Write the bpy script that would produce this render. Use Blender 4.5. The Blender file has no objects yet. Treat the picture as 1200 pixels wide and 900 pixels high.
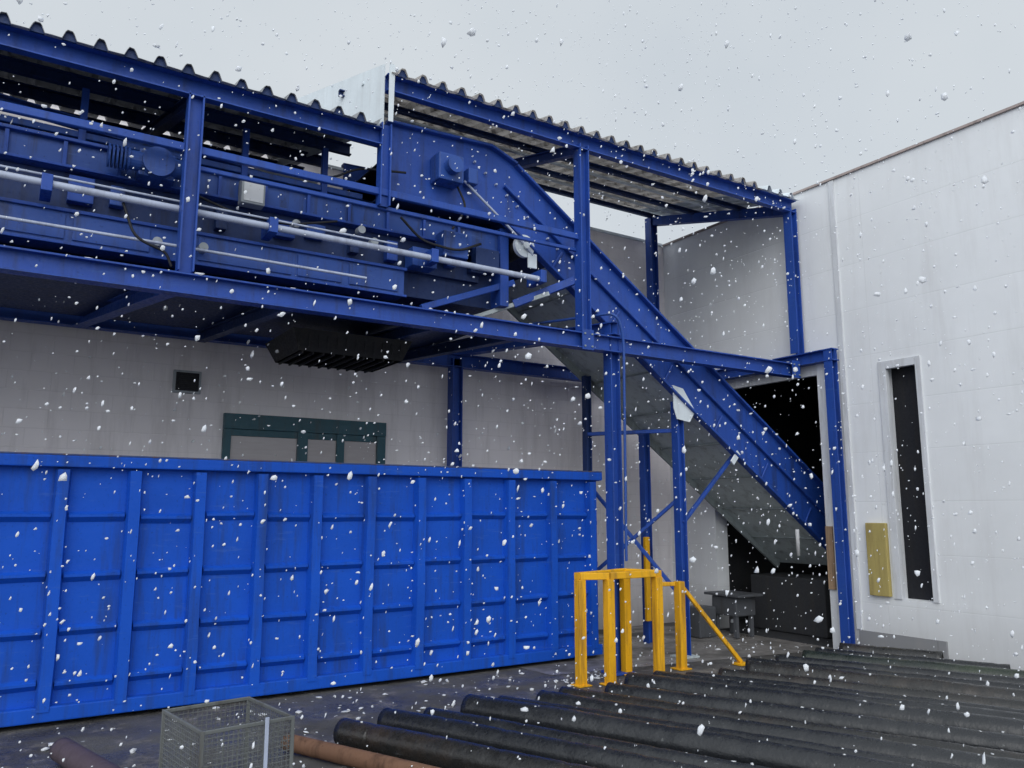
import bpy, bmesh, math, random
import numpy as np
from mathutils import Vector, Matrix
random.seed(7)
scene=bpy.context.scene
scene.view_settings.view_transform='Standard'; scene.view_settings.look='None'; scene.view_settings.exposure=0

# ------------------------------------------------------------------ materials
def new_mat(name):
    m=bpy.data.materials.new(name); m.use_nodes=True
    nt=m.node_tree; return m,nt,nt.nodes['Principled BSDF']
def N(nt,t,**k):
    n=nt.nodes.new(t)
    for a,b in k.items(): setattr(n,a,b)
    return n
def noise(nt,vec,scale,detail=3,rough=.6):
    n=N(nt,'ShaderNodeTexNoise'); n.inputs['Scale'].default_value=scale; n.inputs['Detail'].default_value=detail
    n.inputs['Roughness'].default_value=rough; nt.links.new(vec,n.inputs['Vector']); return n.outputs['Fac']
def ramp(nt,fac,a,b,ca=(0,0,0,1),cb=(1,1,1,1)):
    r=N(nt,'ShaderNodeValToRGB'); r.color_ramp.elements[0].position=a; r.color_ramp.elements[1].position=b
    r.color_ramp.elements[0].color=ca; r.color_ramp.elements[1].color=cb
    nt.links.new(fac,r.inputs['Fac']); return r.outputs['Color']
def mix(nt,fac,a,b,mode='MIX'):
    m=N(nt,'ShaderNodeMix',data_type='RGBA',blend_type=mode)
    for s,v in ((0,fac),(6,a),(7,b)):
        if isinstance(v,bpy.types.NodeSocket): nt.links.new(v,m.inputs[s])
        else: m.inputs[s].default_value=v if s==0 else (tuple(v)+(1,))[:4]
    return m.outputs[2]
def mul(nt,a,k):
    d=N(nt,'ShaderNodeMath',operation='MULTIPLY'); nt.links.new(a,d.inputs[0]); d.inputs[1].default_value=k; return d.outputs[0]
def coords(nt,scale=(1,1,1)):
    tc=N(nt,'ShaderNodeTexCoord'); mp=N(nt,'ShaderNodeMapping'); mp.inputs['Scale'].default_value=scale
    nt.links.new(tc.outputs['Object'],mp.inputs['Vector']); return mp.outputs['Vector']
def bump(nt,bs,h,strength=.2,dist=.02):
    b=N(nt,'ShaderNodeBump'); b.inputs['Strength'].default_value=strength; b.inputs['Distance'].default_value=dist
    nt.links.new(h,b.inputs['Height']); nt.links.new(b.outputs['Normal'],bs.inputs['Normal'])
def paint(name,col,rough=.45,dirt=(.05,.045,.04),dirt_amt=.5,metal=0,var=.25,dent=0.0,spec=.35,transl=0,scuff=None):
    m,nt,bs=new_mat(name)
    v=coords(nt); vs=coords(nt,(5,5,.5))
    n1=noise(nt,v,1.6,4)
    c=mix(nt,n1,tuple(x*(1-var) for x in col),tuple(min(1,x*(1+var)) for x in col))
    c=mix(nt,mul(nt,ramp(nt,noise(nt,vs,1.6,4,.7),.50,.72),dirt_amt),c,dirt)
    if scuff:
        c=mix(nt,mul(nt,ramp(nt,noise(nt,coords(nt,(1.2,1,9)),2.6,5,.75),.60,.66),.45),c,scuff)
    n2=noise(nt,v,34,3,.7)
    c=mix(nt,mul(nt,ramp(nt,n2,.64,.70),dirt_amt*.7),c,dirt)
    nt.links.new(c,bs.inputs['Base Color'])
    r=N(nt,'ShaderNodeMapRange'); nt.links.new(n2,r.inputs[0]); r.inputs[1].default_value=.3; r.inputs[2].default_value=.7; r.inputs[3].default_value=max(.05,rough-.12); r.inputs[4].default_value=rough+.18
    nt.links.new(r.outputs[0],bs.inputs['Roughness']); bs.inputs['Metallic'].default_value=metal
    bs.inputs['Specular IOR Level'].default_value=spec
    if dent:
        bump(nt,bs,noise(nt,v,2.0,1),.4,dent)
    if transl:
        t=N(nt,'ShaderNodeBsdfTranslucent'); nt.links.new(c,t.inputs['Color']); ms=N(nt,'ShaderNodeMixShader'); ms.inputs[0].default_value=transl
        nt.links.new(bs.outputs[0],ms.inputs[1]); nt.links.new(t.outputs[0],ms.inputs[2]); nt.links.new(ms.outputs[0],nt.nodes['Material Output'].inputs['Surface'])
    return m
M={}
M['cont']=paint('container_blue_paint',(.006,.080,.50),.58,(.02,.045,.13),.6,dent=.03,spec=.22,scuff=(.04,.12,.46))
M['cont_in']=paint('container_inside',(.03,.05,.12),.7,(.08,.04,.02),.8)
M['rusty']=paint('container_rim',(.05,.08,.20),.6,(.14,.07,.035),.9)
M['blue']=paint('steel_blue_paint',(.018,.068,.34),.46,(.02,.028,.06),.55,scuff=(.04,.11,.34))
M['blue2']=paint('machine_blue_paint',(.024,.075,.31),.42,(.025,.028,.04),.75,scuff=(.06,.12,.33))
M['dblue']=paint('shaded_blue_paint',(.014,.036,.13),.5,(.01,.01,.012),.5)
M['black']=paint('black_steel',(.012,.013,.018),.6,(.03,.025,.02),.4)
M['rubber']=paint('rubber_belt',(.015,.015,.016),.7)
M['galv']=paint('galvanised_sheet',(.50,.56,.57),.5,(.20,.22,.22),.7,var=.25)
M['galvd']=paint('galvanised_seam',(.26,.30,.31),.5,(.12,.12,.12),.7)
M['galvw']=paint('light_sheet',(.66,.72,.76),.5,(.45,.47,.48),.35)
M['pipeg']=paint('grey_tube',(.42,.47,.60),.3,(.15,.15,.2),.5)
M['roof']=paint('roof_sheet_dark',(.36,.37,.39),.6,(.06,.06,.06),.8,var=.4,transl=.22)
M['roofl']=paint('roof_sheet_light',(.62,.60,.58),.6,(.14,.12,.11),.95,var=.35,transl=.55)
M['yellow']=paint('yellow_paint',(.78,.40,.010),.5,(.20,.10,.03),.8)
M['yellowpad']=paint('yellow_pad',(.42,.34,.12),.7,(.2,.14,.06),.6)
M['teal']=paint('teal_frame',(.02,.085,.115),.4)
M['white']=paint('white_frame',(.66,.68,.71),.5,(.3,.28,.26),.5)
M['tan']=paint('tan_pad',(.36,.24,.15),.7)
M['brown']=paint('wall_flashing',(.40,.33,.31),.5)
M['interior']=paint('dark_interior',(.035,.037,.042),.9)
M['rustpipe']=paint('rusted_steel',(.17,.09,.055),.75,(.05,.025,.015),.9,var=.5)
M['plum']=paint('weathered_pipe',(.08,.06,.075),.6,(.03,.02,.02),.6)
M['basket']=paint('basket_wire',(.13,.14,.14),.5,(.05,.04,.03),.6)
M['greybox']=paint('grey_cabinet',(.34,.37,.40),.5)
M['greyeq']=paint('grey_equipment',(.08,.085,.095),.5)
def snow_mat():
    m,nt,bs=new_mat('snow'); bs.inputs['Base Color'].default_value=(.93,.95,.98,1); bs.inputs['Roughness'].default_value=.8; bs.inputs['Specular IOR Level'].default_value=.1
    t=N(nt,'ShaderNodeBsdfTranslucent'); t.inputs['Color'].default_value=(.95,.97,1,1); ms=N(nt,'ShaderNodeMixShader'); ms.inputs[0].default_value=.45
    nt.links.new(bs.outputs[0],ms.inputs[1]); nt.links.new(t.outputs[0],ms.inputs[2]); nt.links.new(ms.outputs[0],nt.nodes['Material Output'].inputs['Surface'])
    return m
M['snow']=snow_mat()

def wall_mat(name,col,axis,bw,bh,mortar=.012,mcol=.8,off=.5,dirt=.35):
    m,nt,bs=new_mat(name)
    tc=N(nt,'ShaderNodeTexCoord'); s=N(nt,'ShaderNodeSeparateXYZ'); nt.links.new(tc.outputs['Object'],s.inputs[0])
    cb=N(nt,'ShaderNodeCombineXYZ'); nt.links.new(s.outputs[axis],cb.inputs[0]); nt.links.new(s.outputs[2],cb.inputs[1])
    b=N(nt,'ShaderNodeTexBrick'); b.offset=off; nt.links.new(cb.outputs[0],b.inputs['Vector'])
    b.inputs['Scale'].default_value=1; b.inputs['Brick Width'].default_value=bw; b.inputs['Row Height'].default_value=bh
    b.inputs['Mortar Size'].default_value=mortar; b.inputs['Mortar Smooth'].default_value=.5; b.inputs['Bias'].default_value=0
    b.inputs['Color1'].default_value=(*[c*.985 for c in col],1); b.inputs['Color2'].default_value=(*[min(1,c*1.015) for c in col],1)
    b.inputs['Mortar'].default_value=(*[c*mcol for c in col],1)
    v=coords(nt); vs=coords(nt,(3,3,.35))
    c=mix(nt,mul(nt,ramp(nt,noise(nt,v,.7,5),.35,.7),.7),b.outputs['Color'],tuple(x*.87 for x in col))
    c=mix(nt,mul(nt,ramp(nt,noise(nt,vs,1.5,5,.7),.5,.75),dirt),c,(.36,.33,.32))
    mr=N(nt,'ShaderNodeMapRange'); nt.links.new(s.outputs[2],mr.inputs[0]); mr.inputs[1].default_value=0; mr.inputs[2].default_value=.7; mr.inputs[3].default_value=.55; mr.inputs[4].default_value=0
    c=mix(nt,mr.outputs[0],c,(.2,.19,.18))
    nt.links.new(c,bs.inputs['Base Color']); bs.inputs['Roughness'].default_value=.75; bs.inputs['Specular IOR Level'].default_value=.25
    bump(nt,bs,mul(nt,b.outputs['Fac'],-1),.25,.006)
    return m
M['rearwall']=wall_mat('painted_block_wall',(.86,.82,.83),0,.4,.2,.007,.92,.5,.35)
M['rightwall']=wall_mat('white_panel_wall',(.83,.85,.87),1,6.0,.62,.007,.92,.0,.15)
M['plinth']=wall_mat('concrete_plinth',(.26,.27,.29),1,1.2,.6)

def ground_mat():
    m,nt,bs=new_mat('wet_asphalt'); v=coords(nt)
    c=mix(nt,noise(nt,v,60,4,.8),(.05,.05,.05),(.15,.145,.14))
    c=mix(nt,ramp(nt,noise(nt,v,1.1,5),.45,.65),c,(.06,.056,.052))
    c=mix(nt,ramp(nt,noise(nt,v,2.3,6,.75),.54,.66),c,(.22,.20,.18))
    c=mix(nt,ramp(nt,noise(nt,v,9,6,.8),.645,.68),c,(.75,.78,.82))
    nt.links.new(c,bs.inputs['Base Color'])
    nt.links.new(ramp(nt,noise(nt,v,1.6,4),.38,.6,(.22,.22,.22,1),(.8,.8,.8,1)),bs.inputs['Roughness'])
    bump(nt,bs,noise(nt,v,70,3,.8),.8,.015); return m
M['ground']=ground_mat()
def conc_mat():
    m,nt,bs=new_mat('wet_concrete'); v=coords(nt)
    c=mix(nt,noise(nt,v,3,6,.7),(.15,.14,.13),(.34,.32,.31))
    c=mix(nt,ramp(nt,noise(nt,v,1.2,5),.45,.6),c,(.10,.095,.09))
    nt.links.new(c,bs.inputs['Base Color'])
    nt.links.new(ramp(nt,noise(nt,v,1.2,4),.4,.6,(.2,.2,.2,1),(.7,.7,.7,1)),bs.inputs['Roughness'])
    bump(nt,bs,noise(nt,v,60,3,.8),.3,.008); return m
M['conc']=conc_mat()
def pipe_mat(name,base,tint):
    m,nt,bs=new_mat(name); v=coords(nt)
    c=mix(nt,noise(nt,v,3.5,5,.7),base,tuple(x*2.2 for x in base))
    c=mix(nt,ramp(nt,noise(nt,v,1.4,5,.7),.50,.68),c,tint)
    n=noise(nt,v,16,5,.8)
    c=mix(nt,ramp(nt,n,.65,.70),c,(.16,.17,.17))
    nt.links.new(c,bs.inputs['Base Color'])
    nt.links.new(ramp(nt,n,.35,.65,(.12,.12,.12,1),(.45,.45,.45,1)),bs.inputs['Roughness'])
    bump(nt,bs,noise(nt,v,20,3,.8),.45,.010); return m
M['pipe1']=pipe_mat('dark_pipe',(.010,.011,.013),(.026,.028,.031))
M['pipe2']=pipe_mat('mossy_pipe',(.010,.014,.012),(.028,.040,.024))
M['pipe3']=pipe_mat('brown_pipe',(.012,.012,.012),(.036,.028,.023))
def glass_mat():
    m,nt,bs=new_mat('window_pane'); v=coords(nt,(1,1,8))
    c=mix(nt,noise(nt,v,3,2),(.30,.27,.28),(.40,.37,.38)); nt.links.new(c,bs.inputs['Base Color'])
    bs.inputs['Roughness'].default_value=.12; bs.inputs['Specular IOR Level'].default_value=.6; return m
M['glass']=glass_mat()

# ------------------------------------------------------------------ helpers
def group(name,loc=(0,0,0)):
    e=bpy.data.objects.new(name,None); e.location=loc; e.empty_display_size=.3; scene.collection.objects.link(e); return e
def parent(o,par):
    if par is not None:
        o.parent=par; o.matrix_parent_inverse=Matrix.Translation(-Vector(par.location))
def add(bm,name,par,mat,smooth=False):
    me=bpy.data.meshes.new(name); bmesh.ops.recalc_face_normals(bm,faces=bm.faces); bm.to_mesh(me); bm.free()
    for mm in (mat if isinstance(mat,list) else [mat]): me.materials.append(M[mm])
    if smooth:
        for p in me.polygons: p.use_smooth=True
    o=bpy.data.objects.new(name,me); scene.collection.objects.link(o); parent(o,par)
    return o
def bbox(bm,x0,x1,y0,y1,z0,z1,bev=0.0):
    r=bmesh.ops.create_cube(bm,size=1)
    vs=r['verts']
    for v in vs: v.co=Vector(((x0+x1)/2+v.co.x*(x1-x0),(y0+y1)/2+v.co.y*(y1-y0),(z0+z1)/2+v.co.z*(z1-z0)))
    if bev:
        es=list(set(e for v in vs for e in v.link_edges))
        bmesh.ops.bevel(bm,geom=es,offset=bev,segments=2,affect='EDGES',profile=.6)
def box(name,par,mat,x0,x1,y0,y1,z0,z1,bev=.006):
    bm=bmesh.new(); bbox(bm,x0,x1,y0,y1,z0,z1,bev); return add(bm,name,par,mat)
def prism(bm,p0,p1,prof,up=(0,0,1)):
    p0=Vector(p0);p1=Vector(p1); d=(p1-p0).normalized(); u=Vector(up)
    s=d.cross(u).normalized(); u=s.cross(d).normalized()
    A=[bm.verts.new(p0+s*a+u*b) for a,b in prof]; B=[bm.verts.new(p1+s*a+u*b) for a,b in prof]
    n=len(prof)
    for i in range(n): bm.faces.new((A[i],A[(i+1)%n],B[(i+1)%n],B[i]))
    bm.faces.new(A); bm.faces.new(list(reversed(B)))
def iprof(w,h,tf=.014,tw=.01):
    W=w/2;H=h/2;t=tw/2
    return [(-W,-H),(W,-H),(W,-H+tf),(t,-H+tf),(t,H-tf),(W,H-tf),(W,H),(-W,H),(-W,H-tf),(-t,H-tf),(-t,-H+tf),(-W,-H+tf)]
def rprof(w,h,b=.006):
    W=w/2;H=h/2
    return [(-W+b,-H),(W-b,-H),(W,-H+b),(W,H-b),(W-b,H),(-W+b,H),(-W,H-b),(-W,-H+b)]
def cprof(w,h,t=.012):
    W=w/2;H=h/2
    return [(-W,-H),(W,-H),(W,-H+t),(-W+t,-H+t),(-W+t,H-t),(W,H-t),(W,H),(-W,H)]
def beam(name,par,mat,p0,p1,w,h,kind='I',up=(0,0,1)):
    bm=bmesh.new(); prof={'I':iprof,'R':rprof,'C':cprof}[kind](w,h); prism(bm,p0,p1,prof,up); return add(bm,name,par,mat)
def cyl(bm,p0,p1,r,seg=20):
    prof=[(r*math.cos(2*math.pi*i/seg),r*math.sin(2*math.pi*i/seg)) for i in range(seg)]
    d=(Vector(p1)-Vector(p0)).normalized(); up=(0,0,1) if abs(d.z)<.9 else (0,1,0)
    prism(bm,p0,p1,prof,up)
def tube(name,par,mat,pts,r):
    cu=bpy.data.curves.new(name,'CURVE'); cu.dimensions='3D'; cu.bevel_depth=r; cu.bevel_resolution=4; cu.use_fill_caps=True
    P=[Vector(p) for p in pts]; out=[P[0]]
    for i in range(1,len(P)-1):
        a,b,c=P[i-1],P[i],P[i+1]; rr=min(.12,(a-b).length*.4,(c-b).length*.4)
        q0=b+(a-b).normalized()*rr; q1=b+(c-b).normalized()*rr
        for k in range(6):
            t=k/5; out.append(q0*(1-t)**2+b*2*t*(1-t)+q1*t*t)
    out.append(P[-1])
    sp=cu.splines.new('POLY'); sp.points.add(len(out)-1)
    for q,p in zip(sp.points,out): q.co=(*p,1)
    tmp=bpy.data.objects.new('tmp',cu); me=bpy.data.meshes.new_from_object(tmp); bpy.data.objects.remove(tmp)
    me.name=name; me.materials.clear(); me.materials.append(M[mat])
    for p in me.polygons: p.use_smooth=True
    o=bpy.data.objects.new(name,me); scene.collection.objects.link(o); parent(o,par)
    return o
def quadmesh(name,par,mat,polys,thick=0):
    bm=bmesh.new()
    for P in polys: bm.faces.new([bm.verts.new(p) for p in P])
    o=add(bm,name,par,mat)
    if thick:
        md=o.modifiers.new('s','SOLIDIFY'); md.thickness=thick; md.offset=0
    return o
def plate_xz(name,par,mat,poly,y0,y1):
    bm=bmesh.new(); A=[bm.verts.new((x,y0,z)) for x,z in poly]; B=[bm.verts.new((x,y1,z)) for x,z in poly]; n=len(poly)
    for i in range(n): bm.faces.new((A[i],A[(i+1)%n],B[(i+1)%n],B[i]))
    bm.faces.new(A); bm.faces.new(list(reversed(B))); return add(bm,name,par,mat)
def flakes(name,par,centers,radii,seed=1,flat=1.0):
    rng=np.random.default_rng(seed); t=bmesh.new(); bmesh.ops.create_icosphere(t,subdivisions=1,radius=1)
    bv=np.array([v.co[:] for v in t.verts]); bf=np.array([[v.index for v in f.verts] for f in t.faces]); t.free()
    n=len(centers); c=np.array(centers); r=np.array(radii)
    sc=rng.uniform(.4,1.4,(n,1,3)); jit=rng.uniform(.5,1.5,(n,len(bv),1))
    V=bv[None]*sc*jit*r[:,None,None]
    a=rng.uniform(0,6.28,n); ca,sa=np.cos(a),np.sin(a)
    x=V[...,0]*ca[:,None]-V[...,1]*sa[:,None]; y=V[...,0]*sa[:,None]+V[...,1]*ca[:,None]
    V=np.stack([x+V[...,2]*.35*(flat>1),y,V[...,2]*flat],-1)+c[:,None,:]
    Fc=(bf[None]+(np.arange(n)*len(bv))[:,None,None]).reshape(-1,3)
    me=bpy.data.meshes.new(name); me.from_pydata(V.reshape(-1,3).tolist(),[],Fc.tolist()); me.materials.append(M['snow'])
    me.polygons.foreach_set('use_smooth',[True]*len(me.polygons))
    o=bpy.data.objects.new(name,me); scene.collection.objects.link(o); parent(o,par); return o

XW=9.26; YW=9.7; HW=6.2
# ------------------------------------------------------------------ ground
bm=bmesh.new(); bmesh.ops.create_grid(bm,x_segments=4,y_segments=4,size=150); add(bm,'ground',None,'ground')
bm=bmesh.new()
bm.faces.new([bm.verts.new(q) for q in [(5.2,7.35,.004),(XW,6.75,.004),(XW,YW,.004),(-8,YW,.004),(-8,9.4,.004),(5.0,9.4,.004)]])
add(bm,'concrete_pavement',None,'conc')
random.seed(99)
gp=[(random.uniform(.3,9),random.uniform(4.5,7.8)) for _ in range(500)]+[(random.gauss(5.6,.35),random.gauss(6.95,.2)) for _ in range(60)]
flakes('snow_on_ground',None,[(x,y,.008) for x,y in gp],[random.choice([.006,.008,.012,.02,.03]) for _ in gp],77,.4)
random.seed(7)

# ------------------------------------------------------------------ building
B=group('warehouse_building',(XW,YW,0))
box('rear_wall',B,'rearwall',-14,XW+.25,YW,YW+.3,0,HW,0)
def rw(n,y0,y1,z0,z1,m='rightwall',x0=XW,x1=XW+.25): return box(n,B,m,x0,x1,y0,y1,z0,z1,0)
DY=5.42
rw('side_wall_corner',8.75,YW,0,HW)
rw('side_wall_over_gate',6.72,8.75,3.65,HW)
rw('side_wall_pier',5.84,6.72,0,HW)
rw('side_wall_over_door',DY,5.84,3.53,HW)
rw('side_wall_under_door',DY,5.84,0,.7)
rw('side_wall_front',-9,DY,0,HW)
rw('parapet_flashing',-9,YW-.01,HW,HW+.03,'brown',XW-.03,XW+.28)
box('rear_flashing',B,'galvw',-14,XW-.04,YW-.03,YW+.33,HW,HW+.04,.004)
rw('plinth_pier',5.3,6.40,.0,.28,'plinth',XW-.03,XW-.001)
rw('base_kerb',3.0,6.30,0,.05,'white',XW-.22,XW-.031)
box('corner_trim',B,'white',XW-.02,XW-.001,6.36,6.44,.285,HW-.01,.004)
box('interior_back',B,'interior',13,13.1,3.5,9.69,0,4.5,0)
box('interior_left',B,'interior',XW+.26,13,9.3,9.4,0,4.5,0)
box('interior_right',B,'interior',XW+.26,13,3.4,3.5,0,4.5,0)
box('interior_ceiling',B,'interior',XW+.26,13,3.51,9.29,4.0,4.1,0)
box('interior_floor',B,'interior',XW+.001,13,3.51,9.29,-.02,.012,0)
G2=XW-.03
box('gate_jamb',B,'white',G2-.04,XW+.04,6.64,6.76,.0,3.72,.004)
box('gate_jamb_pad',B,'tan',G2-.07,G2-.042,6.65,6.75,.75,1.55,.004)
box('gate_lintel',B,'white',G2,XW+.04,6.762,8.6,3.56,3.74,.004)
box('dock_doorway_dark',B,'black',XW+.17,XW+.22,DY,5.84,.7,3.53,0)  # black sheet stands in for the unlit inside of the open doorway
box('door_jamb',B,'white',XW-.02,XW+.05,5.80,5.90,.7,3.60,.004)
box('door_head',B,'white',XW-.02,XW+.05,DY,5.798,3.50,3.60,.004)
box('door_jamb_far',B,'white',XW-.02,XW+.05,DY-.07,DY-.002,.7,3.60,.004)
box('door_pad',B,'yellowpad',XW-.06,XW-.002,5.93,6.2,.72,1.60,.01)
bm=bmesh.new()
bbox(bm,2.18,4.22,YW-.06,YW+.02,2.70,2.88,.004)
for x0,x1 in ((2.18,2.27),(3.06,3.19),(3.56,3.66),(4.10,4.22)): bbox(bm,x0,x1,YW-.05,YW+.02,1.55,2.699,.004)
bbox(bm,2.18,4.22,YW-.06,YW+.02,1.45,1.549,.004)
bbox(bm,2.27,4.10,YW-.035,YW+.01,2.62,2.699,.003)
add(bm,'rear_window_frame',B,'teal')
box('rear_window_glass',B,'glass',2.2,4.2,YW-.02,YW-.003,1.5,2.72,0)
box('window_sill',B,'white',2.12,4.28,YW-.1,YW-.001,1.40,1.449,.004)
bm=bmesh.new(); bbox(bm,1.60,1.90,YW-.05,YW-.001,3.08,3.34,.004); add(bm,'wall_vent_frame',B,'greybox')
box('wall_vent_grille',B,'black',1.625,1.875,YW-.058,YW-.0505,3.105,3.315,.002)
for i in range(4): box('vent_slat_%d'%i,B,'black',1.66,1.84,YW-.07,YW-.0585,3.14+i*.045,3.16+i*.045,.002)

# ------------------------------------------------------------------ canopy steel structure
S=group('steel_canopy',(5.85,7.0,0))
YF=7.0; YR=9.4
def col(n,x,y,z0,z1,w=.13,mat='blue',up=(1,0,0)):
    beam(n,S,mat,(x,y,z0),(x,y,z1),w,w,'I',up)
col('front_post',5.87,7.05,.02,3.90,.135)
col('door_post',9.14,6.50,.02,3.86,.12)
box('front_post_base',S,'blue',5.74,6.0,6.92,7.18,.005,.03,.004)
box('door_post_base',S,'blue',9.03,9.25,6.39,6.61,.013,.035,.004)
col('upper_column_left',1.19,YF,3.74,5.34,.13)
col('upper_column_mid',5.43,YF,3.74,5.96,.13)
col('upper_column_right',9.13,YF,3.88,5.96,.13)
col('upper_column_step',2.97,YF,4.7,5.55,.11)
col('upper_column_far_left',-1.6,YF,3.74,5.34,.13)
col('rear_column_mid',5.1,YR,.02,3.78,.15)
col('rear_column_left',-0.6,YR,.02,5.9,.15)
col('rear_column_right',8.72,YR,3.85,6.5,.14)
beam('lower_front_beam',S,'blue',(-4,YF,3.63),(9.05,YF,3.63),.14,.18,'I')
beam('lower_rear_beam',S,'blue',(-4,YR,3.75),(9.1,YR,3.75),.14,.18,'I')
beam('cross_beam_mid',S,'blue',(5.87,6.93,3.82),(5.1,YR+.1,3.90),.14,.15,'I')
beam('cross_beam_end',S,'blue',(9.14,6.42,3.78),(9.12,YR,3.78),.14,.16,'I')
beam('cross_beam_left',S,'blue',(1.1,7.08,3.62),(.6,YR-.08,3.72),.12,.14,'I')
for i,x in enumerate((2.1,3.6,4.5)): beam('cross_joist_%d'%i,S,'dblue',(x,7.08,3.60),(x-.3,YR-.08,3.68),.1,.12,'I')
for x in (5.35,8.9): box('gusset_plate',S,'blue',x,x+.16,6.915,6.928,3.52,3.75,.003)
bm=bmesh.new()
for x0,z0 in ((5.38,3.56),(8.93,3.56)):
    for a in (0,.1):
        for b in (0,.14): cyl(bm,(x0+a,6.90,z0+b),(x0+a,6.915,z0+b),.011,8)
add(bm,'joint_bolts',S,'galvd')
beam('left_eave_beam',S,'blue',(-4,YF-.02,5.40),(2.92,YF-.02,5.40),.09,.18,'C')
beam('right_eave_beam',S,'blue',(2.96,YF-.02,5.99),(9.2,YF-.02,5.99),.09,.18,'C')
RS=.215
def zr(z0,y): return z0+RS*(y-YF)
for i,y in enumerate((7.75,8.55,9.35)):
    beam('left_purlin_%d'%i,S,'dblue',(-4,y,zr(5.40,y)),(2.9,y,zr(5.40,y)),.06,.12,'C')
    beam('right_purlin_%d'%i,S,'dblue',(2.75,y,zr(6.02,y)),(9.1,y,zr(6.02,y)),.05,.07,'C')
for i,y in enumerate((7.35,8.15,8.95)):
    beam('roof_batten_%d'%i,S,'galvw',(2.85,y,zr(6.05,y)),(9.1,y,zr(6.05,y)),.05,.03,'R')
beam('right_gable_beam',S,'blue',(9.13,YF+.04,5.95),(8.72,YR,zr(5.93,YR)),.1,.14,'C')
beam('mid_rafter',S,'blue',(5.43,YF+.05,5.93),(5.2,YR,zr(5.9,YR)),.09,.12,'I')
beam('mid_rafter_left',S,'dblue',(1.19,YF+.05,5.32),(1.0,YR,zr(5.3,YR)),.09,.12,'I')
def corr(name,x0,x1,z0,mat,y0=YF-.13,y1=9.5,pitch=.225,amp=.075):
    bm=bmesh.new(); P=[]; x=x0
    while x<x1:
        for dx,h in ((0,0),(.30,0),(.40,.75),(.46,1),(.62,1),(.68,.75),(.78,0)):
            if x+dx*pitch<=x1: P.append((x+dx*pitch,h*amp+random.uniform(-.004,.004)))
        x+=pitch
    ys=[y0+(y1-y0)*i/6 for i in range(7)]
    rows=[[bm.verts.new((px,y,zr(z0,y)+ph)) for px,ph in P] for y in ys]
    for a,b in zip(rows,rows[1:]):
        for i in range(len(P)-1): bm.faces.new((a[i],a[i+1],b[i+1],b[i]))
    o=add(bm,name,S,mat); md=o.modifiers.new('s','SOLIDIFY'); md.thickness=.004; return o
corr('left_roof_sheet',-4.2,2.9,5.50,'roof')
corr('right_roof_sheet',2.98,8.45,6.09,'roofl')
corr('right_roof_skylight_sheet',8.45,9.2,6.095,'galvw')
# flat dark blue faces that fill the corrugations just behind the eave
def tooth_fill(name,x0,x1,z0,y=YF-.10,pitch=.225,amp=.075):
    bm=bmesh.new(); x=x0
    while x+.78*pitch<x1:
        P=[(x+.30*pitch,0),(x+.40*pitch,.75*amp),(x+.46*pitch,amp),(x+.62*pitch,amp),(x+.68*pitch,.75*amp),(x+.78*pitch,0)]
        vs=[bm.verts.new((px,y,zr(z0,y)+ph-.008)) for px,ph in P]; bm.faces.new(vs); x+=pitch
    add(bm,name,S,'dblue')
tooth_fill('left_eave_fill',-4.2,2.9,5.50); tooth_fill('right_eave_fill',2.98,8.45,6.09)
quadmesh('roof_step_panel',S,'galvw',[[(2.93,6.95,5.48),(2.93,6.95,6.17),(2.55,9.45,6.72),(2.55,9.45,5.9)]],.012)
quadmesh('roof_step_panel_edge',S,'galvw',[[(2.96,6.90,5.55),(2.96,6.90,6.17),(3.02,6.90,6.16),(3.01,6.90,5.55)]],.01)
beam('guard_rail_top',S,'blue',(1.25,YF,4.84),(5.36,YF,4.84),.05,.07,'R')
beam('guard_rail_top_left',S,'blue',(-4,YF,4.84),(1.12,YF,4.84),.05,.07,'R')
beam('guard_rail_lower',S,'blue',(1.25,YF+.05,4.70),(5.36,YF+.05,4.70),.04,.04,'R')
beam('guard_stay',S,'blue',(2.97,YF,4.05),(2.97,YF,4.80),.06,.06,'R')
tube('post_conduit',S,'blue2',[(5.0,8.2,3.95),(5.80,6.86,3.98),(5.93,6.90,3.7),(5.95,6.96,1.2)],.016)
pts_=[(random.uniform(-1,9),YF+random.uniform(-.06,.05),3.725) for i in range(60)]
flakes('settled_snow',S,pts_,[random.uniform(.012,.035) for _ in pts_],5,.5)

# ------------------------------------------------------------------ inclined conveyor
Cv=group('inclined_conveyor',(7.2,7.9,0))
def low(x): return 5.30-.693*(x-4)
def top(x): return 5.69-.686*(x-4.66)
XE=10.3
prof=[(3.1,4.95),(4.5,4.95),(XE,low(XE)),(XE,top(XE)),(4.66,5.69),(4.35,5.80),(3.1,5.74)]
for nm,y0,y1 in (('side_plate_front',7.30,7.315),('side_plate_rear',8.485,8.5)):
    plate_xz(nm,Cv,'blue',prof,y0,y1)
def strip(n,xa,xb,fa,off,w,h,y,mat='blue'):
    beam(n,Cv,mat,(xa,y,fa(xa)+off),(xb,y,fa(xb)+off),w,h,'R')
for y,s in ((7.27,'front'),(8.53,'rear')):
    strip('top_lip_'+s,4.70,XE,top,-.02,.09,.03,y)
    strip('bottom_lip_'+s,4.5,XE,low,.02,.10,.03,y)
    strip('mid_rib_'+s,4.55,XE,top,-.40,.05,.035,y)
    beam('head_lip_'+s,Cv,'blue',(3.1,y,5.74),(4.35,y,5.79),.09,.03,'R')
    beam('head_corner_'+s,Cv,'blue',(4.35,y,5.795),(4.70,y,5.66),.09,.03,'R')
nrm=Vector((.69,0,1)).normalized()
for i in range(6):
    x=5.2+i*.85
    beam('stiffener_%d'%i,Cv,'blue',(x,7.285,low(x)+.04),Vector((x,7.285,low(x)+.04))+nrm*.27,.03,.02,'R',(0,1,0))
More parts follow.
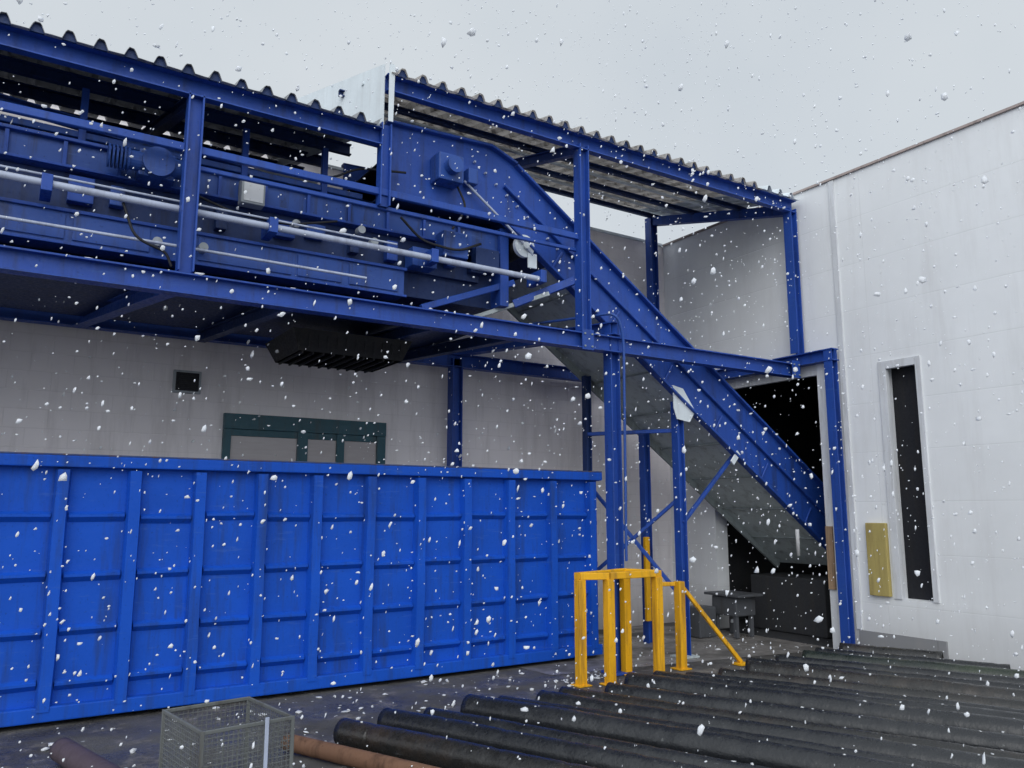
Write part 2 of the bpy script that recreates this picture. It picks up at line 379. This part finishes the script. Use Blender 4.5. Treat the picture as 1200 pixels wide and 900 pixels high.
def slab(name,mat,xa,xb,off,t,y0,y1):
    return plate_xz(name,Cv,mat,[(xa,low(xa)+off),(xb,low(xb)+off),(xb,low(xb)+off+t),(xa,low(xa)+off+t)],y0,y1)
slab('underside_sheet','galv',5.15,XE,.03,.01,7.32,8.48)
slab('underside_sheet_head','dblue',4.5,5.15,.03,.01,7.32,8.48)
strip('underside_edge_rear',5.15,XE,low,-.02,.04,.09,8.47,'galvd')
for i in range(8):
    x=5.5+i*.6
    beam('underside_seam_%d'%i,Cv,'galvd',(x,7.32,low(x)+.015),(x,8.48,low(x)+.015),.025,.02,'R')
slab('belt','rubber',4.5,XE,.42,.02,7.33,8.47)
box('belt_head',Cv,'rubber',3.1,4.6,7.33,8.47,5.35,5.37,0)
box('head_underside',Cv,'dblue',3.1,4.5,7.316,8.484,4.96,4.98,0)
bm=bmesh.new(); bbox(bm,3.62,3.92,7.08,7.29,5.18,5.48,.02); cyl(bm,(3.77,6.98,5.33),(3.77,7.08,5.33),.09); bbox(bm,4.02,4.14,7.16,7.29,5.25,5.42,.01); add(bm,'head_gearbox',Cv,'blue2')
bm=bmesh.new()
for k in range(9):
    x=4.15+k*.14; z=5.55-k*.10
    bbox(bm,x,x+.02,7.26,7.298,z,z+.02,.002)
add(bm,'bolt_heads',Cv,'pipeg')
tube('head_handrail',Cv,'pipeg',[(4.0,7.22,5.28),(4.6,7.22,4.85),(4.9,7.22,4.6)],.014)
beam('leg_front',Cv,'blue',(7.18,7.36,.0),(7.18,7.36,low(7.18)+.02),.11,.11,'I',(1,0,0))
beam('leg_rear',Cv,'blue',(7.55,8.4,.0),(7.55,8.4,low(7.55)+.02),.11,.11,'I',(1,0,0))
box('leg_foot_plate',Cv,'galv',7.05,7.31,7.24,7.48,.005,.025,.003)
quadmesh('leg_head_gusset',Cv,'galvw',[[(7.03,7.265,3.02),(7.03,7.265,3.30),(7.20,7.265,3.27),(7.40,7.265,3.0),(7.30,7.265,2.85),(7.08,7.265,2.88)]],.01)
beam('leg_back',Cv,'dblue',(6.55,8.4,.0),(6.55,8.4,low(6.55)),.09,.09,'I',(1,0,0))
beam('trestle_brace_2',Cv,'blue',(7.18,7.38,1.9),(6.55,8.4,.9),.045,.045,'R')
beam('trestle_brace_3',Cv,'blue',(7.18,7.38,.7),(6.55,8.4,2.1),.045,.045,'R')
beam('trestle_tie',Cv,'blue',(7.18,7.40,2.75),(6.55,8.38,2.75),.05,.05,'R')
beam('diagonal_stay',Cv,'blue',(7.22,7.36,1.6),(8.15,7.36,low(8.15)+.03),.05,.045,'R')
beam('stay_gusset',Cv,'galvw',(8.02,7.25,2.36),(8.15,7.25,2.50),.02,.08,'R')
box('trestle_yellow_guard',Cv,'yellow',7.42,7.50,8.28,8.33,.3,1.4,.01)
box('tail_hopper',Cv,'interior',9.75,10.5,7.25,8.55,.02,.8,.02)
bm=bmesh.new()
bbox(bm,8.75,9.15,7.95,8.40,.30,.56,.02)
for a in (8.77,9.07):
    for b in (7.97,8.32): bbox(bm,a,a+.05,b,b+.06,.01,.30,.004)
bbox(bm,8.70,9.2,7.85,8.5,.565,.60,.01); bbox(bm,8.35,8.68,8.25,8.55,.01,.42,.02)
add(bm,'tail_equipment',Cv,'greyeq')
bm=bmesh.new(); cyl(bm,(9.2,7.22,1.15),(9.2,7.22,1.50),.025); add(bm,'tail_cover_strip',Cv,'white',True)

# ------------------------------------------------------------------ horizontal conveyor / machine on platform
H=group('platform_conveyor_machine',(2.5,7.9,3.6))
def hb(n,m,*a,b=.006): return box(n,H,m,*a,b)
hb('upper_channel','blue2',-4,4.55,7.42,7.55,4.60,4.86)
hb('upper_channel_lip','blue',-4,4.55,7.37,7.419,4.835,4.865)
hb('upper_channel_lip_low','blue',-4,4.55,7.37,7.419,4.60,4.625)
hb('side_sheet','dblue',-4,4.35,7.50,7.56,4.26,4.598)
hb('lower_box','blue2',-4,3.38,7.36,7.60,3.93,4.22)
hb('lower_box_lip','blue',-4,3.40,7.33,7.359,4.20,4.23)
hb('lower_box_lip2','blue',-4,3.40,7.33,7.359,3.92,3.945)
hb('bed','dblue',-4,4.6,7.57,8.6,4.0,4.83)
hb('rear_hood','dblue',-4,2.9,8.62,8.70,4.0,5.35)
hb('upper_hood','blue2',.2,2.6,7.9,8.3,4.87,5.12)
hb('light_gap_box','galvw',2.1,2.75,8.35,8.6,5.36,5.48)  # white box added to stand in for the bright gap under the roof
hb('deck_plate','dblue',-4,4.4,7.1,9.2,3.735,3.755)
for i,x in enumerate((.35,1.75,2.55)): hb('hanger_%d'%i,'blue',x,x+.06,7.6,7.66,4.87,5.45)
beam('inner_sloped_member',H,'blue2',(-1.0,7.8,5.30),(3.0,7.8,4.98),.08,.10,'C')
beam('inner_rail',H,'blue2',(-4,7.65,5.02),(3.0,7.65,5.02),.05,.06,'R')
for i in range(12):
    x=-.6+i*.42
    if abs(x-1.2)<.08: x+=.1
    hb('channel_stiffener_%d'%i,'blue',x,x+.03,7.385,7.418,4.626,4.833,b=.002)
for i,(x0,x1) in enumerate(((-.2,.3),(.36,.95),(1.35,2.2),(2.26,2.7),(2.78,3.3))):
    hb('box_cover_%d'%i,'blue2',x0,x1,7.345,7.358,3.97,4.18,b=.004)
for i,x in enumerate((.3,.62,1.5,2.05,2.35,2.8,3.2,3.9,4.2)):
    hb('side_bracket_%d'%i,('blue','blue2','dblue')[i%3],x,x+random.uniform(.08,.2),7.40,7.499,4.30+random.uniform(0,.1),4.50+random.uniform(0,.08),b=.008)
for i,(x,z) in enumerate(((1.0,4.05),(2.2,4.45),(3.0,4.42),(1.38,4.07),(2.86,4.52))):
    bm=bmesh.new(); cyl(bm,(x,7.25,z),(x,7.34,z),.04,16); add(bm,'bearing_%d'%i,H,'greybox')
hb('junction_box','greybox',1.68,1.90,7.26,7.40,4.56,4.80,b=.015)
hb('junction_box_lid','white',1.70,1.88,7.252,7.259,4.58,4.78,b=.003)
hb('box_small_1','blue2',3.75,4.05,7.2,7.4,4.40,4.68,b=.015)
hb('box_small_2','blue2',3.42,3.70,7.25,7.45,4.25,4.45,b=.01)
hb('box_small_3','dblue',4.2,4.5,7.3,7.6,4.38,4.6,b=.01)
hb('end_frame','blue',4.55,4.66,7.36,8.62,4.0,4.9)
bm=bmesh.new()
cyl(bm,(.95,7.12,4.72),(.95,7.38,4.72),.13,24); cyl(bm,(.70,7.22,4.72),(1.2,7.22,4.72),.085,20); bbox(bm,.80,1.1,7.2,7.40,4.60,4.84,.02)
for k in range(6): cyl(bm,(.56+k*.03,7.22,4.72),(.575+k*.03,7.22,4.72),.10,20)
add(bm,'gear_motor',H,'blue2')
bm=bmesh.new(); cyl(bm,(4.80,7.30,4.70),(4.80,8.55,4.70),.10,24); add(bm,'end_roller',H,'rubber')
bm=bmesh.new(); cyl(bm,(4.80,7.24,4.70),(4.80,7.29,4.70),.13,28); cyl(bm,(4.80,7.20,4.70),(4.80,7.24,4.70),.04,16); add(bm,'end_pulley',H,'galvw')
bm=bmesh.new(); bbox(bm,4.83,4.95,7.22,7.24,4.45,4.62,.006); add(bm,'pulley_bracket',H,'galvw')
tube('hydraulic_tube_upper',H,'pipeg',[(-4,7.12,4.36),(4.98,7.12,4.30)],.032)
tube('hydraulic_tube_upper_thin',H,'pipeg',[(-4,7.16,4.44),(3.2,7.16,4.40)],.010)
tube('hydraulic_tube_lower',H,'pipeg',[(-4,7.2,4.02),(1.0,7.2,4.02),(2.9,7.2,4.01)],.014)
for i,x in enumerate((.1,1.9,3.55,4.9)):
    hb('tube_clamp_%d'%i,'blue',x,x+.08,7.07,7.36,4.26,4.40,b=.006)
tube('hanging_cable',H,'black',[(.7,7.15,4.3),(.8,7.1,4.0),(1.05,7.1,3.92),(1.1,7.1,3.8)],.012)
tube('hose_1',H,'black',[(3.3,7.3,4.75),(3.5,7.2,4.5),(3.9,7.15,4.45),(4.2,7.2,4.6)],.014)
tube('hose_2',H,'black',[(2.2,7.3,5.0),(2.5,7.2,4.95),(2.8,7.25,5.15),(3.3,7.2,5.2)],.012)
tube('hose_3',H,'black',[(1.3,7.3,4.55),(1.6,7.2,4.42),(2.1,7.2,4.40),(2.6,7.25,4.55)],.012)
tube('hose_4',H,'black',[(3.9,7.2,5.2),(4.0,7.15,4.95),(3.85,7.2,4.7)],.012)
beam('end_arm_1',H,'blue',(4.75,7.4,4.05),(5.38,7.1,4.35),.06,.09,'R')
beam('end_arm_2',H,'galv',(4.25,7.7,3.85),(5.1,7.2,4.18),.03,.05,'R')
beam('end_arm_3',H,'blue',(3.6,7.4,3.85),(4.75,7.4,4.3),.05,.07,'R')
bm=bmesh.new(); 
A=[(2.35,7.7,3.55),(3.65,7.7,3.55),(3.65,8.7,3.55),(2.35,8.7,3.55)]; Bq=[(2.45,7.8,3.34),(3.58,7.8,3.34),(3.58,8.62,3.34),(2.45,8.62,3.34)]
a=[bm.verts.new(p) for p in A]; b=[bm.verts.new(p) for p in Bq]
for i in range(4): bm.faces.new((a[i],a[(i+1)%4],b[(i+1)%4],b[i]))
bm.faces.new(a)
for i in range(10): bbox(bm,2.48+i*.11,2.50+i*.11,7.81,8.61,3.32,3.345,.003)
for i in range(12): bbox(bm,2.42+i*.10,2.43+i*.10,7.72,7.735,3.37,3.55,.003)
add(bm,'discharge_hopper',H,'black')

# ------------------------------------------------------------------ roll-off container
K=group('roll_off_container',(3,8.5,0))
cx0,cx1,cy0,cy1=-.75,6.33,7.95,9.28; zb,zt=.10,2.22
bm=bmesh.new()
bbox(bm,cx0,cx1,cy0,cy0+.04,zb,zt-.05)
bbox(bm,cx0,cx1,cy1-.04,cy1,zb,zt-.05)
bbox(bm,cx0,cx0+.04,cy0+.041,cy1-.041,zb,zt-.05); bbox(bm,cx1-.04,cx1,cy0+.041,cy1-.041,zb,zt-.05)
add(bm,'walls',K,'cont')
box('floor',K,'cont_in',cx0+.041,cx1-.041,cy0+.041,cy1-.041,zb,zb+.05,0)
ribs=[-.68,-.1,.48,1.05,1.61,2.18,2.73,3.30,3.88,4.45,5.03,5.62,6.21]
for yy,sg in ((cy0,-1),(cy1,1)):
    for i,x in enumerate(ribs):
        bm=bmesh.new(); d=.085*sg
        P=[(-.065,0),(-.045,d),(.045,d),(.065,0)]
        zz=[zb+.02+(zt-.12-zb-.02)*k/5 for k in range(6)]
        rows=[]
        for z in zz:
            jx=random.uniform(-.005,.005); jy=random.uniform(-.006,.003)*(-sg)
            rows.append([bm.verts.new((x+a+jx,yy+b_+(jy if b_ else 0),z)) for a,b_ in P])
        for lo,hi in zip(rows,rows[1:]):
            for k in range(4): bm.faces.new((lo[k],lo[(k+1)%4],hi[(k+1)%4],hi[k]))
        bm.faces.new(rows[0]); bm.faces.new(rows[-1])
        add(bm,'rib',K,'cont')
    for x0,x1 in zip(ribs,ribs[1:]):
        bm=bmesh.new()
        for z in (.33,.76,1.21,1.70):
            j=random.uniform(-.012,.012); j2=random.uniform(-.006,.006); d=.045*sg
            P=[(0,z-.055),(d,z-.01),(d,z+.01),(0,z+.035)]
            A_=[bm.verts.new((x0+.067,yy+p,q+j)) for p,q in P]; B_=[bm.verts.new((x1-.067,yy+p,q+j+j2)) for p,q in P]
            for k in range(4): bm.faces.new((A_[k],A_[(k+1)%4],B_[(k+1)%4],B_[k]))
            bm.faces.new(A_); bm.faces.new(B_)
        add(bm,'panel_swage',K,'cont')
for n,y0,y1 in (('top_rail_front',cy0-.10,cy0+.05),('top_rail_rear',cy1-.05,cy1+.10)):
    box(n,K,'cont',cx0-.02,cx1+.02,y0,y1,zt-.10,zt,.012)
    box(n+'_cap',K,'rusty',cx0-.02,cx1+.02,y0+.005,y1-.02,zt+.001,zt+.014,.003)
    box(n.replace('top','bottom'),K,'cont',cx0,cx1,y0+.02,y1-.02,zb-.06,zb+.06,.012)
for n,x0,x1 in (('top_rail_end',cx1-.05,cx1+.10),('top_rail_end2',cx0-.10,cx0+.05)):
    box(n,K,'cont',x0,x1,cy0+.052,cy1-.052,zt-.10,zt-.002,.01)
for i,y in enumerate((8.3,8.6,8.9)):
    box('end_rib_%d'%i,K,'cont',cx1+.001,cx1+.07,y-.05,y+.05,zb,zt-.101,.01)
for z in (.6,1.1,1.6): box('end_swage',K,'cont',cx1+.001,cx1+.05,cy0+.05,8.24,z-.03,z+.03,.012)
bm=bmesh.new()
for x in (.2,5.7):
    for y in (8.2,9.0): cyl(bm,(x,y-.08,.10),(x,y+.08,.10),.10,20)
add(bm,'rollers',K,'black')
box('skid_rail_front',K,'black',cx0+.1,cx1-.2,8.35,8.45,.01,.099,.004); box('skid_rail_rear',K,'black',cx0+.1,cx1-.2,8.8,8.9,.01,.099,.004)
sp=[(random.uniform(cx0,cx1),cy0-.03+random.uniform(-.05,.05),zt+.012) for _ in range(40)]
flakes('rim_snow',K,sp,[random.uniform(.008,.02) for _ in sp],9,.5)

# ------------------------------------------------------------------ yellow guards
Y1=group('yellow_bollard_guard',(5.6,6.8,0))
pts={'a':(5.15,6.76),'b':(5.43,6.64),'c':(6.08,6.62),'d':(5.93,6.97)}
ht=1.05
for k,(x,y) in pts.items():
    s=.045
    bm=bmesh.new(); bbox(bm,x-s,x+s,y-s,y+s,.006,ht,.008); bbox(bm,x-.08,x+.08,y-.08,y+.08,.004,.016,.003); add(bm,'post_'+k,Y1,'yellow')
def rail(par,n,a,b,z,w=.07,h=.07):
    beam(n,par,'yellow',(a[0],a[1],z),(b[0],b[1],z),w,h,'R')
rail(Y1,'rail_ab',pts['a'],pts['b'],ht+.03)
rail(Y1,'rail_bc',pts['b'],(6.12,6.62),ht+.032)
rail(Y1,'rail_cd',pts['c'],pts['d'],ht+.034)
rail(Y1,'rail_da',pts['d'],(5.11,6.76),ht+.036)
Y2=group('yellow_braced_barrier',(6.6,6.85,0))
bm=bmesh.new(); bbox(bm,6.57,6.66,6.79,6.88,.006,.96,.008); bbox(bm,6.53,6.7,6.76,6.93,.004,.018,.003); add(bm,'post',Y2,'yellow')
beam('diagonal_brace',Y2,'yellow',(6.64,6.84,.92),(7.37,6.66,.04),.045,.045,'R')
beam('top_arm',Y2,'yellow',(6.36,6.98,.93),(6.57,6.86,.93),.045,.045,'R')
box('brace_foot',Y2,'yellow',7.30,7.45,6.59,6.73,.005,.03,.004)

# ------------------------------------------------------------------ pipes on the ground
P=group('stack_of_pipes',(5.5,5,0))
pd=Vector((.40,-.92,0)).normalized()
def pipe(x,y,L,r,mat,z=None,ribbed=True,hollow=True,dd=None):
    d=(dd or pd); bm=bmesh.new(); seg=28; up=Vector((0,0,1)); s=d.cross(up).normalized(); z=r+.006 if z is None else z
    p0=Vector((x,y,z)); n=int(L/.05); rows=[]
    ph=random.random()*6
    for i in range(n+1):
        t=i*.05; k=1
        if ribbed: k=1.0+(-.05 if ((t+ph)%.55)<.05 else 0)+.02*math.sin(t*5+ph)+random.uniform(-.006,.006)
        c=p0+d*t+s*(.02*math.sin(t*.9+ph))
        rows.append([bm.verts.new(c+(s*math.cos(2*math.pi*j/seg)+up*math.sin(2*math.pi*j/seg))*r*k) for j in range(seg)])
    for a,b in zip(rows,rows[1:]):
        for j in range(seg): bm.faces.new((a[j],a[(j+1)%seg],b[(j+1)%seg],b[j]))
    if hollow:
        for row,dr in ((rows[0],1),(rows[-1],-1)):
            cc=sum((v.co for v in row),Vector())/seg
            inn=[bm.verts.new(cc+(v.co-cc)*.9) for v in row]; deep=[bm.verts.new(cc+(v.co-cc)*.9+d*.5*dr) for v in row]
            for j in range(seg):
                bm.faces.new((row[j],row[(j+1)%seg],inn[(j+1)%seg],inn[j])); bm.faces.new((inn[j],inn[(j+1)%seg],deep[(j+1)%seg],deep[j]))
            bm.faces.new(deep)
    return add(bm,'pipe',P,mat,True)
x=2.35
snowpts=[]
while x<9.0:
    r=random.uniform(.085,.115); y=6.08+random.uniform(-.16,.10)+(.10 if x>7 else 0)
    L=min(6.0+random.uniform(-.4,.4),(XW-.35-x)/pd.x-.1)
    if L>.8:
        dd=Vector((pd.x+random.uniform(-.012,.012),pd.y,0)).normalized()
        pipe(x,y,L,r,random.choice(['pipe1','pipe1','pipe2','pipe3','pipe1']),dd=dd)
        for _ in range(9):
            t=random.uniform(.1,L); q=Vector((x,y,2*r))+dd*t; snowpts.append((q.x,q.y,q.z+.003))
    x+=.35+random.uniform(-.03,.07)
flakes('snow_on_pipes',P,snowpts,[random.uniform(.005,.014) for _ in snowpts],12,.5)
pipe(1.95,6.15,2.6,.06,'rustpipe',ribbed=False)
pipe(.55,6.75,2.2,.08,'plum',ribbed=False,dd=Vector((.25,-.97,0)).normalized())

# ------------------------------------------------------------------ wire basket
W=group('wire_mesh_basket',(1.3,5.2,0))
ang=math.radians(8); cxx,cyy=1.31,5.28; hw,hd,hh=.27,.33,.52
def wp(a,b,z):
    return (cxx+a*math.cos(ang)-b*math.sin(ang),cyy+a*math.sin(ang)+b*math.cos(ang),z)
bm=bmesh.new()
def wire(p,q,r): prism(bm,p,q,[(r*math.cos(k*math.pi/3),r*math.sin(k*math.pi/3)) for k in range(6)],(0,0,1) if abs(p[2]-q[2])<.1 else (0,1,0))
zs=[.05+i*.029 for i in range(17)]
wr=.0026
for z in zs:
    wire(wp(-hw,-hd,z),wp(hw,-hd,z),wr); wire(wp(-hw,hd,z),wp(hw,hd,z),wr); wire(wp(-hw,-hd,z),wp(-hw,hd,z),wr); wire(wp(hw,-hd,z),wp(hw,hd,z),wr)
for i in range(19):
    a=-hw+2*hw*i/18; wire(wp(a,-hd,.05),wp(a,-hd,hh),wr); wire(wp(a,hd,.05),wp(a,hd,hh),wr); wire(wp(a,-hd,.05),wp(a,hd,.05),wr)
for i in range(23):
    b=-hd+2*hd*i/22; wire(wp(-hw,b,.05),wp(-hw,b,hh),wr); wire(wp(hw,b,.05),wp(hw,b,hh),wr); wire(wp(-hw,b,.05),wp(hw,b,.05),wr)
add(bm,'mesh_panels',W,'basket')
bm=bmesh.new()
for z,w in ((hh,.022),(.05,.03)):
    C4=[wp(-hw,-hd,z),wp(hw,-hd,z),wp(hw,hd,z),wp(-hw,hd,z)]
    for k in range(4): prism(bm,C4[k],C4[(k+1)%4],rprof(.016,w,.003))
for a,b in ((-hw,-hd),(hw,-hd),(hw,hd),(-hw,hd)): prism(bm,wp(a,b,.0),wp(a,b,hh+.01),rprof(.022,.022,.003),(0,1,0))
add(bm,'rim_and_legs',W,'basket')
bm=bmesh.new(); prism(bm,wp(.10,-hd-.02,.03),wp(.10,-hd-.02,hh+.03),rprof(.022,.016,.003),(0,1,0)); add(bm,'drop_gate_strap',W,'pipeg')

# ------------------------------------------------------------------ falling snow
random.seed(21)
hfx,hfy=math.cos(math.radians(57.42)),math.sin(math.radians(57.42))
cs=[];rs=[]
while len(cs)<15000:
    x=random.uniform(-2,11); y=random.uniform(-1.5,9.4); z=random.uniform(.05,9.5)
    d=x*hfx+y*hfy
    if d<1.8 or x>XW-.1: continue
    if y>7.4 and z>3.9 and z<6.3 and x<9 and random.random()<.7: continue
    r=min(.017,.0048*math.exp(random.gauss(.12,.48)))
    if d<4.5: r*=.45+.55*(d-1.8)/2.7
    cs.append((x,y,z)); rs.append(r*1.12)
flakes('falling_snow',None,cs,rs,3,1.4)

# ------------------------------------------------------------------ light & world
world=bpy.data.worlds.new('World'); scene.world=world; world.use_nodes=True
nt=world.node_tree; bg=nt.nodes['Background']
sky=nt.nodes.new('ShaderNodeTexSky'); sky.sky_type='NISHITA'; sky.sun_disc=False
el=math.radians(38); az=math.radians(232)   # direction to the sun, azimuth CCW from +X
sd=Vector((math.cos(az)*math.cos(el),math.sin(az)*math.cos(el),math.sin(el)))
sky.sun_elevation=el; sky.sun_rotation=math.atan2(sd.x,sd.y); sky.dust_density=6; sky.air_density=1
hs=nt.nodes.new('ShaderNodeHueSaturation'); hs.inputs['Saturation'].default_value=.35; nt.links.new(sky.outputs[0],hs.inputs['Color'])
tc=nt.nodes.new('ShaderNodeTexCoord'); nz=nt.nodes.new('ShaderNodeTexNoise'); nz.inputs['Scale'].default_value=2.2; nz.inputs['Detail'].default_value=4
nt.links.new(tc.outputs['Generated'],nz.inputs['Vector'])
cr=nt.nodes.new('ShaderNodeValToRGB'); cr.color_ramp.elements[0].position=.3; cr.color_ramp.elements[1].position=.7
cr.color_ramp.elements[0].color=(6.3,6.9,7.5,1); cr.color_ramp.elements[1].color=(7.3,7.8,8.2,1)
nt.links.new(nz.outputs['Fac'],cr.inputs['Fac'])
mx=nt.nodes.new('ShaderNodeMix'); mx.data_type='RGBA'; mx.inputs[0].default_value=.9
nt.links.new(hs.outputs[0],mx.inputs[6]); nt.links.new(cr.outputs[0],mx.inputs[7])
dp=nt.nodes.new('ShaderNodeVectorMath'); dp.operation='DOT_PRODUCT'; nt.links.new(tc.outputs['Generated'],dp.inputs[0]); dp.inputs[1].default_value=sd
mr=nt.nodes.new('ShaderNodeMapRange'); nt.links.new(dp.outputs['Value'],mr.inputs[0]); mr.inputs[1].default_value=.1; mr.inputs[2].default_value=1; mr.inputs[3].default_value=1; mr.inputs[4].default_value=1.9
vm=nt.nodes.new('ShaderNodeVectorMath'); vm.operation='SCALE'; nt.links.new(mx.outputs[2],vm.inputs[0]); nt.links.new(mr.outputs[0],vm.inputs['Scale'])
nt.links.new(vm.outputs[0],bg.inputs['Color'])
bg.inputs['Strength'].default_value=.1
sl=bpy.data.lights.new('overcast_sun','SUN'); sl.energy=.9; sl.angle=math.radians(60); sl.color=(1,.985,.97)
so=bpy.data.objects.new('overcast_sun',sl); so.rotation_euler=sd.to_track_quat('Z','Y').to_euler(); so.location=(0,0,12); scene.collection.objects.link(so)

cam=bpy.data.cameras.new('camera'); co=bpy.data.objects.new('camera',cam); scene.collection.objects.link(co)
co.location=(0,0,1.75); co.rotation_euler=(math.radians(98.98),0,math.radians(57.42-90))
cam.sensor_fit='HORIZONTAL'; cam.angle=2*math.atan(600/939.3); cam.clip_end=600; cam.clip_start=.05
scene.camera=co
